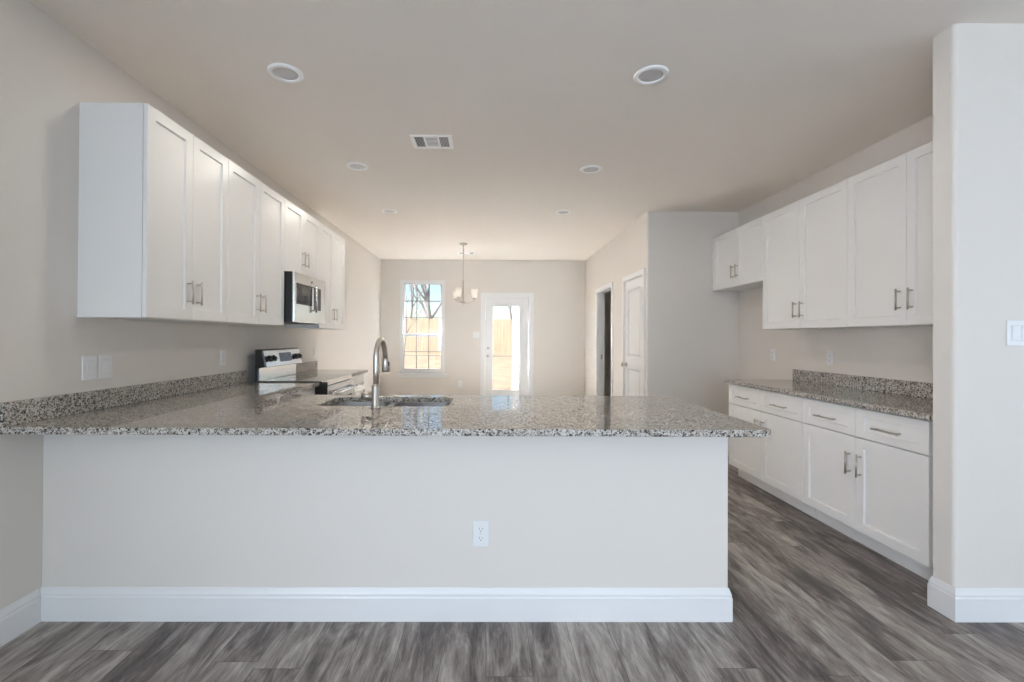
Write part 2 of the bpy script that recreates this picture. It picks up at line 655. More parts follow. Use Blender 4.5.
def baseboard(name, path, closed=False):
    """path: plan points, wall on the right-hand side, mitred corners."""
    bm = B()
    n = len(path)
    rows = []
    for i, p in enumerate(path):
        p = Vector(p)
        ds = []
        if i > 0:
            ds.append((p - Vector(path[i - 1])).normalized())
        if i < n - 1:
            ds.append((Vector(path[i + 1]) - p).normalized())
        ns = [Vector((-d.y, d.x)) for d in ds]
        if len(ns) == 2:
            m_ = (ns[0] + ns[1]).normalized()
            k = 1 / max(0.2, m_.dot(ns[0]))
            m_ = m_ * k
        else:
            m_ = ns[0]
        rows.append([bm.verts.new((p.x + m_.x * o, p.y + m_.y * o, z)) for o, z in BBP])
    for a, b_ in zip(rows, rows[1:]):
        for j in range(len(BBP)):
            k = (j + 1) % len(BBP)
            bm.faces.new((a[j], a[k], b_[k], b_[j]))
    bm.faces.new(rows[0])
    bm.faces.new(rows[-1][::-1])
    return struct(name, bm, 'trim')


baseboard('baseboard_peninsula', [(HX1, YW + 0.115), (HX1, YW), (XL, YW)])
baseboard('baseboard_left', [(XL, YW - 0.0145), (XL, REAR)])
baseboard('baseboard_pillar', [(XLIV, YW), (PX, YW), (PX, PYB), (PX + 0.10, PYB)][::1])
baseboard('baseboard_pantry', [(XM, P0 - 0.075), (XM, YP), (XR, YP)][::-1])
baseboard('baseboard_dining', [(XL, YB), (XL, 5.36)])
baseboard('baseboard_back', [(DX0 - 0.075, YB), (XL + 0.0145, YB)])
baseboard('baseboard_corner', [(XM, O1 + 0.075), (XM, YB), (DX1 + 0.075, YB)])
baseboard('baseboard_side', [(XM, P1 + 0.075), (XM, O0 - 0.075)][::-1])

# ------------------------------------------------------------------ window in the back wall
win = struct_root('window_1', ((WX0 + WX1) / 2, YB, WZ0))
w, hh = (WX1 - WX0) / 2, WZ1 - WZ0
FW = 0.047
zmid = 1.335 - WZ0
bm = B()
prism(bm, [(-w, 0), (w, 0), (w, hh), (-w, hh)], [[(-w + FW, FW), (w - FW, FW), (w - FW, hh - FW), (-w + FW, hh - FW)]], 0.015, 0.12, 'y')
build('window_frame', bm, 'trim', win, bevel=0.003)
iw = w - FW
for nm, z0, z1, yy, rows in (('sash', zmid - 0.03, hh - FW, 0.075, 3), ('sash', FW, zmid + 0.03, 0.045, 2)):
    bm = B()
    sw = 0.026
    prism(bm, [(-iw, z0), (iw, z0), (iw, z1), (-iw, z1)], [[(-iw + sw, z0 + sw * 1.6), (iw - sw, z0 + sw * 1.6), (iw - sw, z1 - sw), (-iw + sw, z1 - sw)]], yy, yy + 0.028, 'y')
    s = build(nm, bm, 'trim', win, bevel=0.002)
    bm = B()
    a0, a1 = z0 + sw * 1.6, z1 - sw
    for k in (1, 2):
        xx = -iw + sw + (2 * iw - 2 * sw) * k / 3
        box(bm, xx - 0.008, xx + 0.008, yy + 0.006, yy + 0.022, a0, a1)
    for k in range(1, rows):
        zz = a0 + (a1 - a0) * k / rows
        box(bm, -iw + sw, iw - sw, yy + 0.0065, yy + 0.0215, zz - 0.008, zz + 0.008)
    build('muntins', bm, 'grid', s)
    build('pane', boxes((-iw + sw, iw - sw, yy + 0.012, yy + 0.016, a0, a1)), 'glass', s)
build('sill', boxes((-w - 0.045, w + 0.045, -0.045, 0.03, -0.028, 0.0), (-w - 0.03, w + 0.03, -0.014, 0.0, -0.075, -0.028)), 'trim', win, bevel=0.004)

# ------------------------------------------------------------------ glazed back door
d1 = struct_root('door_1', ((DX0 + DX1) / 2, YB, 0.0))
w = (DX1 - DX0) / 2
bm = B()
CW = 0.072
prism(bm, [(-w - CW, 0), (-w, 0), (-w, DZ1), (w, DZ1), (w, 0), (w + CW, 0), (w + CW, DZ1 + CW), (-w - CW, DZ1 + CW)], [], -0.016, 0.0, 'y')
build('casing', bm, 'trim', d1, bevel=0.004)
bm = B()
prism(bm, [(-w, 0), (-w + 0.02, 0), (-w + 0.02, DZ1 - 0.02), (w - 0.02, DZ1 - 0.02), (w - 0.02, 0), (w, 0), (w, DZ1), (-w, DZ1)], [], 0.0, 0.14, 'y')
build('jamb', bm, 'trim', d1)
gx0, gx1, gz0, gz1 = 0.088 - 0.365, 0.600 - 0.365, 0.312, 1.888
sw_ = w - 0.024
bm = B()
prism(bm, [(-sw_, 0.02), (sw_, 0.02), (sw_, DZ1 - 0.024), (-sw_, DZ1 - 0.024)], [[(gx0, gz0), (gx1, gz0), (gx1, gz1), (gx0, gz1)]], 0.012, 0.056, 'y')
slab = build('door_slab', bm, 'trim', d1, bevel=0.002)
bm = B()
q = 0.026
prism(bm, [(gx0 - q, gz0 - q), (gx1 + q, gz0 - q), (gx1 + q, gz1 + q), (gx0 - q, gz1 + q)], [[(gx0 + 0.006, gz0 + 0.006), (gx1 - 0.006, gz0 + 0.006), (gx1 - 0.006, gz1 - 0.006), (gx0 + 0.006, gz1 - 0.006)]], 0.0, 0.012, 'y')
build('glass_frame', bm, 'trim', slab, bevel=0.005)
build('pane', boxes((gx0, gx1, 0.030, 0.036, gz0, gz1)), 'glass', slab)
bm = B()
kx = 0.012 - 0.365
cyl(bm, (kx, 0.012, 0.955), (kx, 0.004, 0.955), 0.032)
cyl(bm, (kx, 0.004, 0.955), (kx, -0.035, 0.955), 0.011)
tube(bm, [(kx, -0.03, 0.955), (kx, -0.04, 0.955), (kx, -0.055, 0.955), (kx, -0.066, 0.955)], [0.014, 0.026, 0.027, 0.014])
build('door_knob', bm, 'nickel', slab)
bm = B()
cyl(bm, (kx, 0.012, 1.095), (kx, -0.004, 1.095), 0.029)
box(bm, kx - 0.006, kx + 0.006, -0.02, -0.004, 1.08, 1.11)
build('deadbolt', bm, 'nickel', slab)
build('threshold', boxes((-w + 0.02, w - 0.02, 0.0, 0.14, 0.0, 0.018)), 'nickel', d1)

# ------------------------------------------------------------------ two-panel pantry door in the side wall
d2 = struct_root('door_2', (XM, (P0 + P1) / 2, 0), -PI / 2)   # local -y faces -X, local x runs to -Y
w = (P1 - P0) / 2
CW = 0.062
bm = B()
prism(bm, [(-w - CW, 0), (-w, 0), (-w, PZ), (w, PZ), (w, 0), (w + CW, 0), (w + CW, PZ + CW), (-w - CW, PZ + CW)], [], -0.016, 0.0, 'y')
build('casing', bm, 'trim', d2, bevel=0.004)
bm = B()
prism(bm, [(-w, 0), (-w + 0.012, 0), (-w + 0.012, PZ - 0.012), (w - 0.012, PZ - 0.012), (w - 0.012, 0), (w, 0), (w, PZ), (-w, PZ)], [], 0.0, 0.115, 'y')
build('jamb', bm, 'trim', d2)
sw_ = w - 0.015
st = 0.105
panels = [(-sw_ + st, sw_ - st, 0.22, 0.90), (-sw_ + st, sw_ - st, 1.045, PZ - 0.015 - 0.115)]
bm = B()
prism(bm, [(-sw_, 0.012), (sw_, 0.012), (sw_, PZ - 0.015), (-sw_, PZ - 0.015)], [[(a, c), (b_, c), (b_, d), (a, d)] for a, b_, c, d in panels], 0.006, 0.041, 'y')
slab = build('door_slab', bm, 'trim', d2, bevel=0.002)
for a, b_, c, d in panels:
    bm = B()
    # moulded raised field
    rr = [(0, 0.006), (0.018, 0.020), (0.028, 0.020), (0.045, 0.010)]
    lp = [[bm.verts.new(p) for p in ((a + o, y, c + o), (b_ - o, y, c + o), (b_ - o, y, d - o), (a + o, y, d - o))] for o, y in rr]
    for p, s in zip(lp, lp[1:]):
        for i in range(4):
            bm.faces.new((p[i], p[(i + 1) % 4], s[(i + 1) % 4], s[i]))
    bm.faces.new(lp[-1])
    build('panel', bm, 'trim', slab)
bm = B()
kx = -sw_ + 0.06          # latch at the far side
cyl(bm, (kx, 0.006, 0.945), (kx, -0.004, 0.945), 0.032)
cyl(bm, (kx, -0.004, 0.945), (kx, -0.045, 0.945), 0.012)
tube(bm, [(kx, -0.040, 0.945), (kx, -0.046, 0.945), (kx, -0.060, 0.945), (kx, -0.068, 0.945)], [0.016, 0.028, 0.028, 0.012])
build('door_knob', bm, 'nickel', slab)
for zz in (0.25, 1.11, 1.82):
    bm = B()
    cyl(bm, (w - 0.012, -0.006, zz - 0.045), (w - 0.012, -0.006, zz + 0.045), 0.007)
    box(bm, w - 0.03, w - 0.002, -0.001, 0.007, zz - 0.045, zz + 0.045)
    build('hinge', bm, 'nickel', d2)

# ------------------------------------------------------------------ cased opening to the hall
d3 = struct_root("door_3", (XM, (O0 + O1) / 2, 0), -PI / 2)
w = (O1 - O0) / 2
bm = B()
prism(bm, [(-w - CW, 0), (-w, 0), (-w, OZ), (w, OZ), (w, 0), (w + CW, 0), (w + CW, OZ + CW), (-w - CW, OZ + CW)], [], -0.016, 0.0, 'y')
build('casing', bm, 'trim', d3, bevel=0.004)
bm = B()
prism(bm, [(-w, 0), (-w + 0.012, 0), (-w + 0.012, OZ - 0.012), (w - 0.012, OZ - 0.012), (w - 0.012, 0), (w, 0), (w, OZ), (-w, OZ)], [], 0.0, 0.118, 'y')
build('jamb', bm, 'trim', d3)
build('strike_plate', boxes((-w + 0.012, -w + 0.0135, 0.055, 0.085, 0.94, 1.02)), 'nickel', d3)

# ------------------------------------------------------------------ cabinets


def shaker(bm, x0, x1, z0, z1, yf, t=0.02, rail=0.057, rec=0.011, stile=None):
    """One shaker front: face at y = yf (front is -y), body behind it."""
    stile = rail if stile is None else stile
    c = 0.0015
    loops = [((0, 0), yf + t), ((0, 0), yf + c), ((c, c), yf), ((stile, rail), yf), ((stile + 0.003, rail + 0.003), yf + rec)]
    L_ = []
    for (ox, oz), y in loops:
        L_.append([bm.verts.new(p) for p in ((x0 + ox, y, z0 + oz), (x1 - ox, y, z0 + oz), (x1 - ox, y, z1 - oz), (x0 + ox, y, z1 - oz))])
    for p, s in zip(L_, L_[1:]):
        for i in range(4):
            bm.faces.new((p[i], p[(i + 1) % 4], s[(i + 1) % 4], s[i]))
    bm.faces.new(L_[-1])
    bm.faces.new(L_[0][::-1])


def pull(bm, x, z, yf, length, vertical=True):
    r_, so = 0.0055, 0.030
    h2 = length / 2
    p = h2 - 0.016
    if vertical:
        cyl(bm, (x, yf - so, z - h2), (x, yf - so, z + h2), r_, seg=12)
        for s in (-p, p):
            cyl(bm, (x, yf, z + s), (x, yf - so, z + s), r_ * 0.85, seg=10)
    else:
        cyl(bm, (x - h2, yf - so, z), (x + h2, yf - so, z), r_, seg=12)
        for s in (-p, p):
            cyl(bm, (x + s, yf, z), (x + s, yf - so, z), r_ * 0.85, seg=10)


GAP = 0.0015


def upper(side, y0, y1, z0, z1, label, group, depth, hz, hl=0.132, filler=0.0):
    w2 = (y1 - y0) / 2
    X, rz = (XL, PI / 2) if side == 'L' else (XR, -PI / 2)
    o = thing('upper_cabinet', label, 'cabinet', (X, (y0 + y1) / 2, z0), rz, group)
    hh = z1 - z0
    bm = boxes((-w2 + 0.0005, w2 - 0.0005, -depth, -0.0005, 0.0, hh))
    build('carcass', bm, 'cab', o, bevel=0.001)
    if filler > 0:
        build('filler_strip', boxes((-w2 - filler, -w2, -depth, -depth + 0.02, 0, hh)), 'cab', o)
    yf = -depth - 0.0225
    for s in (-1, 1):
        a, b_ = (-w2 + GAP, -GAP) if s < 0 else (GAP, w2 - GAP)
        bm = B()
        shaker(bm, a, b_, 0.002, hh - 0.002, yf)
        d = build('door', bm, 'cab', o)
        bm = B()
        pull(bm, s * 0.040, hz - z0, yf, hl)
        build('handle', bm, 'nickel', d)
    return o


ZUB, ZUT, ZSM = 1.376, 2.433, 1.832
LG, RG = 'white upper cabinets on the left wall', 'white upper cabinets on the right wall'
LB = (2.239, 2.935, 3.752, 4.534, 5.34)
upper('L', LB[0], LB[1], ZUB, ZUT, 'white shaker upper cabinet nearest the camera on left wall, above the light switches', LG, 0.313, 1.53)
upper('L', LB[1], LB[2], ZUB, ZUT, 'white shaker upper cabinet left of the microwave, second from the camera on left wall', LG, 0.313, 1.53)
upper('L', LB[2], LB[3], ZSM, ZUT, 'short white upper cabinet directly above the microwave', LG, 0.313, 1.985)
upper('L', LB[3], LB[4], ZUB, ZUT, 'white shaker upper cabinet beyond the microwave, farthest on left wall', LG, 0.313, 1.53)
RB = (2.30, 3.209, 4.203, 5.126)
upper('R', RB[0], RB[1], ZUB, ZUT, 'white shaker upper cabinet partly hidden by the pillar on right wall', RG, 0.308, 1.535)
upper('R', RB[1], RB[2], ZUB, ZUT, 'tall white shaker upper cabinet in the middle of the right wall row', RG, 0.308, 1.53)
upper('R', RB[2], RB[3], ZSM, ZUT, 'short white upper cabinet over the empty fridge space on right wall', RG, 0.308, 1.985, filler=YP - RB[3] - 0.001)


def base(side, y0, y1, label, group, depth=0.592, drawers=2, ndoor=2, hl=0.14, hz=0.518, name='base_cabinet', cat='cabinet', X=None, rz=None, loc=None, ztop=0.874):
    w2 = (y1 - y0) / 2
    if X is None:
        X, rz = (XL, PI / 2) if side == 'L' else (XR, -PI / 2)
        loc = (X, (y0 + y1) / 2, 0)
    o = thing(name, label, cat, loc, rz, group)
    bm = B()
    prism(bm, [(-0.0005, 0), (-depth + 0.068, 0), (-depth + 0.068, 0.105), (-depth, 0.105), (-depth, ztop), (-0.0005, ztop)], [], -w2 + 0.0005, w2 - 0.0005, 'x')
    build('carcass', bm, 'cab', o)
    yf = -depth - 0.0225
    zd = 0.687
    for k in range(drawers):
        a = -w2 + 2 * w2 * k / drawers + GAP
        b_ = -w2 + 2 * w2 * (k + 1) / drawers - GAP
        bm = B()
        shaker(bm, a, b_, zd + 0.003, 0.866, yf, rail=0.045, stile=0.057)
        d = build('drawer', bm, 'cab', o)
        bm = B()
        pull(bm, (a + b_) / 2, 0.766, yf, 0.172, False)
        build('handle', bm, 'nickel', d)
    for k in range(ndoor):
        a = -w2 + 2 * w2 * k / ndoor + GAP
        b_ = -w2 + 2 * w2 * (k + 1) / ndoor - GAP
        bm = B()
        shaker(bm, a, b_, 0.115, zd - 0.003, yf)
        d = build('door', bm, 'cab', o)
        hx = (b_ - 0.040) if k < ndoor / 2 else (a + 0.040)
        bm = B()
        pull(bm, hx, hz, yf, hl)
        build('handle', bm, 'nickel', d)
    return o


BG = 'white base cabinets on the right wall'
base('R', 2.322, 3.256, 'white base cabinet with two drawers beside the pillar on right wall', BG)
base('R', 3.258, 4.26, 'white base cabinet with two drawers beside the empty fridge space', BG, hz=0.548)
# left run (behind the breakfast bar) and beyond the range
RY0, RY1 = 3.798, 4.560            # range
base('L', 2.96, 3.795, 'white base cabinet hidden under the left counter before the range', 'white base cabinets on the left wall', depth=0.555)
base('L', 4.563, 5.33, 'white base cabinet on the far side of the range', 'white base cabinets on the left wall', depth=0.555)
# peninsula cabinets facing the kitchen
PD = 2.925 - (YW + 0.116)
sb = thing('sink_base_cabinet', 'white sink base cabinet behind the breakfast bar half wall', 'cabinet', (-0.575, YW + 0.116, 0), PI, 'peninsula cabinets')
w2 = 0.48
bm = boxes((-w2, -w2 + 0.018, -PD, 0, 0.0, 0.874), (w2 - 0.018, w2, -PD, 0, 0.0, 0.874), (-w2 + 0.018, w2 - 0.018, -PD, 0, 0.105, 0.12),
           (-w2 + 0.018, w2 - 0.018, -0.01, 0, 0.12, 0.874), (-w2 + 0.018, w2 - 0.018, -PD + 0.068, -PD + 0.08, 0, 0.105),
           (-w2 + 0.018, w2 - 0.018, -PD, -PD + 0.018, 0.68, 0.874))
build('carcass', bm, 'cab', sb)
for s in (-1, 1):
    a, b_ = (-w2 + GAP, -GAP) if s < 0 else (GAP, w2 - GAP)
    bm = B()
    shaker(bm, a, b_, 0.115, 0.866, -PD - 0.0225)
    d = build('door', bm, 'cab', sb)
    bm = B()
    pull(bm, s * 0.04, 0.6, -PD - 0.0225, 0.14)
    build('handle', bm, 'nickel', d)
base(None, -0.09, 1.10, 'white base cabinet at the open end of the peninsula', 'peninsula cabinets', depth=PD, X=0, rz=PI, loc=(0.505, YW + 0.116, 0))

# ------------------------------------------------------------------ countertops
GT = 0.030
SX0, SX1, SY0, SY1 = -0.945, -0.212, 2.505, 2.885
YC0, YC1 = 1.888, 3.0
CXR = 1.194
c1 = thing('granite_countertop', 'speckled granite breakfast bar and left countertop with sink cutout', 'countertop', (0, 0, ZC - GT), 0)
rc = 0.022
outer = [(XL, YC0), (CXR - rc, YC0)]
outer += [(CXR - rc + rc * math.sin(t), YC0 + rc - rc * math.cos(t)) for t in [PI / 2 * i / 4 for i in range(1, 5)]]
outer += [(CXR + 0.012 - rc + rc * math.cos(t), YC1 - rc + rc * math.sin(t)) for t in [PI / 2 * i / 4 for i in range(5)]]
outer += [(-1.40, YC1), (-1.40, RY0 - 0.003), (XL, RY0 - 0.003)]
bm = B()
prism(bm, outer, [rrect(SX0, SX1, SY0, SY1, 0.055)], 0, GT, 'z')
build('slab', bm, 'granite', c1, bevel=0.003)
build('backsplash', boxes((XL + 0.0005, XL + 0.02, YC0 + 0.0, RY0 - 0.02, GT + 0.0005, GT + 0.1005)), 'granite', c1, bevel=0.002)
c2 = thing('granite_countertop', 'short granite countertop beyond the range on the left wall', 'countertop', (0, 0, ZC - GT), 0)
build('slab', boxes((XL, -1.40, RY1 + 0.003, 5.345, 0, GT)), 'granite', c2, bevel=0.003)
build('backsplash', boxes((XL + 0.0005, XL + 0.02, RY1 + 0.02, 5.345, GT + 0.0005, GT + 0.1005)), 'granite', c2, bevel=0.002)
c3 = thing('granite_countertop', 'granite countertop on the white cabinets along the right wall', 'countertop', (0, 0, ZC - GT), 0)
build('slab', boxes((2.2392, XR - 0.0005, PYB + 0.001, 4.275, 0, GT)), 'granite', c3, bevel=0.003)
build('backsplash', boxes((XR - 0.02, XR - 0.0005, PYB + 0.01, 4.25, GT + 0.0005, GT + 0.1005)), 'granite', c3, bevel=0.002)

# ------------------------------------------------------------------ sink
sk = thing('kitchen_sink', 'undermount stainless steel double bowl sink in the granite bar', 'sink', ((SX0 + SX1) / 2, (SY0 + SY1) / 2, ZC - GT), 0)
hw, hd = (SX1 - SX0) / 2, (SY1 - SY0) / 2
bm = B()
bowls = [(-hw + 0.004, -0.020), (0.020, hw - 0.004)]
prism(bm, rrect(-hw - 0.02, hw + 0.02, -hd - 0.02, hd + 0.02, 0.06), [rrect(a, b_, -hd + 0.004, hd - 0.004, 0.055) for a, b_ in bowls], -0.004, -0.001, 'z')
build('rim', bm, 'sinksteel', sk)
for a, b_ in bowls:
    bm = B()
    lv = []
    for ins, z in ((0, -0.003), (0.006, -0.10), (0.014, -0.175), (0.04, -0.2)):
        lv.append([bm.verts.new((x, y, z)) for x, y in rrect(a + ins, b_ - ins, -hd + 0.004 + ins, hd - 0.004 - ins, 0.055)])
    for p, s in zip(lv, lv[1:]):
        bridge(bm, p, s)
    bm.faces.new(lv[-1])
    bw = build('bowl', bm, 'sinksteel', sk)
    bm = B()
    lathe(bm, [(0.045, -0.1995), (0.045, -0.1975), (0.03, -0.1965), (0.001, -0.1985)], ((a + b_) / 2, 0, 0), 20)
    build('drain', bm, 'steel', bw)

# ------------------------------------------------------------------ faucet
FX, FY = -0.596, 2.435
fa = thing('pull_down_faucet', 'brushed nickel gooseneck pull-down faucet behind the sink', 'faucet', (FX, FY, ZC), 0)
bm = B()
lathe(bm, [(0.0275, 0.0), (0.0275, 0.006), (0.023, 0.009), (0.0215, 0.012), (0.0215, 0.118), (0.019, 0.124), (0.0155, 0.128)])
build('body', bm, 'nickel', fa)
bm = B()
pts = [(0, 0, 0.12), (0, 0, 0.20), (0, 0, 0.272)]
R_ = 0.085
for i in range(1, 13):
    t = PI * 0.94 * i / 12
    pts.append((0.010 * i / 12, R_ - R_ * math.cos(t), 0.272 + R_ * 1.12 * math.sin(t)))
lx, ly, lz = pts[-1]
pts.append((lx + 0.001, ly + 0.002, lz - 0.03))
tube(bm, pts, 0.0145, 16)
build('gooseneck', bm, 'nickel', fa)
bm = B()
tube(bm, [(lx + 0.001, ly + 0.002, lz - 0.028), (lx + 0.002, ly + 0.003, lz - 0.034), (lx + 0.002, ly + 0.004, lz - 0.055), (lx + 0.003, ly + 0.008, lz - 0.100), (lx + 0.003, ly + 0.009, lz - 0.107)],
     [0.013, 0.0165, 0.0175, 0.0225, 0.0205], 18)
sh = build('spray_head', bm, 'nickel', fa)
build('spray_button', boxes((lx + 0.016, lx + 0.024, ly - 0.004, ly + 0.010, lz - 0.075, lz - 0.05)), 'rubber', sh, bevel=0.002)
bm = B()
cyl(bm, (-0.018, 0, 0.064), (-0.074, 0, 0.064), 0.0195, 0.0195, 20)
tube(bm, [(-0.060, 0.0, 0.072), (-0.064, 0.004, 0.10), (-0.068, 0.008, 0.082)][:2], [0.005, 0.004], 10)
build('handle', bm, 'nickel', fa)

# ------------------------------------------------------------------ microwave over the range
MD = 0.395
mw = thing('microwave', 'stainless over-the-range microwave under the short cabinet on left wall', 'microwave', (XL, 4.122, 1.408), PI / 2)
w2 = 0.357
mh = ZSM - 1.408 - 0.003
build('body', boxes((-w2, w2, -MD + 0.003, -0.001, 0.006, mh)), 'black', mw, bevel=0.002)
door = build('door', boxes((-w2, w2, -MD - 0.018, -MD + 0.002, 0.0, mh)), 'steel', mw, bevel=0.006)
build('window', boxes((-w2 + 0.045, -w2 + 0.375, -MD - 0.0205, -MD - 0.0175, 0.155, mh - 0.088)), 'blackglass', door, bevel=0.001)
build('control_panel', boxes((-w2 + 0.43, w2 - 0.12, -MD - 0.0205, -MD - 0.0175, 0.125, mh - 0.088)), 'blackglass', door, bevel=0.001)
bm = B()
cyl(bm, (0.058, -MD - 0.045, 0.10), (0.058, -MD - 0.045, mh - 0.07), 0.009, seg=14)
for zz in (0.12, mh - 0.09):
    cyl(bm, (0.058, -MD - 0.018, zz), (0.058, -MD - 0.045, zz), 0.007, seg=10)
build('handle', bm, 'steel', door)
bm = B()
cyl(bm, (0.02, -MD - 0.0175, mh - 0.048), (0.02, -MD - 0.0205, mh - 0.048), 0.013)
build('badge', bm, 'black', door)
build('vent_grille', boxes((-w2 + 0.03, w2 - 0.03, -MD + 0.06, -0.05, 0.0, 0.0055)), 'black', mw, bevel=0.002)

# ------------------------------------------------------------------ range
rg = thing('electric_range', 'stainless electric range with black glass cooktop and raised control panel', 'range', (XL, (RY0 + RY1) / 2, 0), PI / 2)
w2 = (RY1 - RY0) / 2 - 0.003
FD = 0.628                                     # body front, local -y
build('body', boxes((-w2, w2, -FD, -0.075, 0.06, 0.895)), 'black', rg, bevel=0.002)
build('leg', boxes((-w2 + 0.03, -w2 + 0.07, -FD + 0.05, -FD + 0.09, 0, 0.06)), 'black', rg)
build('leg', boxes((w2 - 0.07, w2 - 0.03, -FD + 0.05, -FD + 0.09, 0, 0.06)), 'black', rg)
build('leg', boxes((-w2 + 0.03, -w2 + 0.07, -0.14, -0.10, 0, 0.06)), 'black', rg)
build('leg', boxes((w2 - 0.07, w2 - 0.03, -0.14, -0.10, 0, 0.06)), 'black', rg)
ck = build('cooktop', boxes((-w2, w2, -FD + 0.0, -0.11, 0.8955, 0.915)), 'blackglass', rg, bevel=0.004)
for cx_, cy_, rad in ((-0.19, -0.42, 0.105), (0.19, -0.42, 0.08), (-0.19, -0.22, 0.08), (0.19, -0.22, 0.105)):
    bm = B()
    a, b_ = ring(bm, (cx_, cy_, 0.9155), (0, 0, 1), rad, 40), ring(bm, (cx_, cy_, 0.9155), (0, 0, 1), rad - 0.003, 40)
    bridge(bm, a, b_)
    build('burner_ring', bm, 'lens', ck)
# raised console: lower neck and tilted control panel with black ends
bm = B()
prof = [(-0.074, 0.895), (-0.102, 0.895), (-0.102, 1.02), (-0.158, 1.03), (-0.125, 1.172), (-0.113, 1.178), (-0.074, 1.178)]
prism(bm, prof, [], -w2, w2, 'x')
bgd = build('backguard', bm, 'black', rg, bevel=0.004)
build('neck_panel', boxes((-w2 + 0.012, w2 - 0.012, -0.106, -0.1015, 0.917, 1.022)), 'steel', bgd)
bm = B()


def con(x, s, out):
    """point on the tilted console face: s from bottom (0) to top (1)"""
    y = -0.158 + 0.033 * s - out * 0.974
    z = 1.03 + 0.142 * s - out * 0.226
    return (x, y, z)


def plate(bm, x0, x1, s0, s1, o0, o1):
    v = [bm.verts.new(con(x, s, o)) for o in (o0, o1) for x, s in ((x0, s0), (x1, s0), (x1, s1), (x0, s1))]
    for f in ((0, 3, 2, 1), (4, 5, 6, 7), (0, 1, 5, 4), (1, 2, 6, 5), (2, 3, 7, 6), (3, 0, 4, 7)):
        bm.faces.new([v[i] for i in f])


plate(bm, -w2 + 0.022, w2 - 0.004, 0.02, 0.98, -0.001, 0.005)
cp = build('control_panel', bm, 'steel', bgd)
bm = B()
plate(bm, -0.085, 0.155, 0.24, 0.80, 0.0052, 0.007)
build('display', bm, 'display', bgd)
bm = B()
plate(bm, 0.025, 0.075, 0.52, 0.70, 0.0071, 0.008)
build('clock', bm, 'black', bgd)
for kx in (-0.305, -0.215, 0.235, 0.315):
    bm = B()
    cyl(bm, con(kx, 0.5, 0.005), con(kx, 0.5, 0.012), 0.029)
    cyl(bm, con(kx, 0.5, 0.012), con(kx, 0.5, 0.036), 0.022, 0.019)
    build('knob', bm, 'black', bgd)
od = build('oven_door', boxes((-w2 + 0.002, w2 - 0.002, -FD - 0.056, -FD - 0.001, 0.24, 0.872)), 'steel', rg, bevel=0.006)
build('door_edge', boxes((-w2 + 0.001, -w2 + 0.0055, -FD - 0.052, -FD + 0.012, 0.244, 0.908)), 'black', rg)
build('oven_window', boxes((-w2 + 0.09, w2 - 0.09, -FD - 0.059, -FD - 0.0555, 0.36, 0.74)), 'blackglass', od, bevel=0.002)
bm = B()
cyl(bm, (-w2 + 0.04, -FD - 0.092, 0.81), (w2 - 0.04, -FD - 0.092, 0.81), 0.012, seg=16)
for s in (-1, 1):
    cyl(bm, (s * (w2 - 0.075), -FD - 0.055, 0.81), (s * (w2 - 0.075), -FD - 0.092, 0.81), 0.01, seg=12)
build('handle', bm, 'steel', od)
build('storage_drawer', boxes((-w2 + 0.002, w2 - 0.002, -FD - 0.045, -FD - 0.001, 0.07, 0.234)), 'steel', rg, bevel=0.006)
build('front_trim', boxes((-w2 + 0.006, w2, -FD - 0.03, -FD - 0.001, 0.8735, 0.9145)), 'steel', rg, bevel=0.004)

# ------------------------------------------------------------------ switches and outlets


def plate_thing(kind, label, loc, rotz, gangs=('rocker',), w=0.074, h=0.118, group=None):
    """local -y faces the room"""
    o = thing(kind, label, 'switch' if 'switch' in kind else 'outlet', loc, rotz, group)
    W = w + 0.046 * (len(gangs) - 1)
    build('cover_plate', boxes((-W / 2, W / 2, -0.006, -0.0005, -h / 2, h / 2)), 'plate', o, bevel=0.003)
    for i, g in enumerate(gangs):
        x = (i - (len(gangs) - 1) / 2) * 0.046
        if g == 'rocker':
            bm = B()
            pr_ = [(-0.0058, -0.034), (-0.0075, -0.033), (-0.0105, 0.0325), (-0.0058, 0.034)]
            prism(bm, pr_, [], x - 0.0165, x + 0.0165, 'x')
            build('rocker', bm, 'plate', o)
            bm = B()
            prism(bm, [(x - 0.0185, -0.036), (x + 0.0185, -0.036), (x + 0.0185, 0.036), (x - 0.0185, 0.036)], [[(x - 0.0168, -0.0343), (x + 0.0168, -0.0343), (x + 0.0168, 0.0343), (x - 0.0168, 0.0343)]], -0.0062, -0.0055, 'y')
            build('rocker_gap', bm, 'lens', o)
        elif g == 'toggle':
            build('toggle', boxes((x - 0.005, x + 0.005, -0.018, -0.006, 0.0, 0.016), (x - 0.006, x + 0.006, -0.0065, -0.0055, -0.014, 0.014)), 'plate', o, bevel=0.001)
        else:
            for zz in (-0.0205, 0.0205):
                bm = B()
                prism(bm, [(x + dx, zz + dz) for dx, dz in rrect(-0.017, 0.017, -0.0145, 0.0145, 0.010, 4)], [], -0.0085, -0.0055, 'y')
                s = build('socket', bm, 'plate', o)
                bm = boxes((x - 0.0075, x - 0.0055, -0.0092, -0.0084, zz - 0.002, zz + 0.007), (x + 0.0055, x + 0.0075, -0.0092, -0.0084, zz - 0.002, zz + 0.006))
                cyl(bm, (x, -0.0084, zz - 0.008), (x, -0.0092, zz - 0.008), 0.0025, seg=10)
                build('slots', bm, 'slot', s)
            bm = B()
            cyl(bm, (x, -0.0055, 0), (x, -0.0075, 0), 0.003, seg=10)
            build('screw', bm, 'lens', o)
    return o


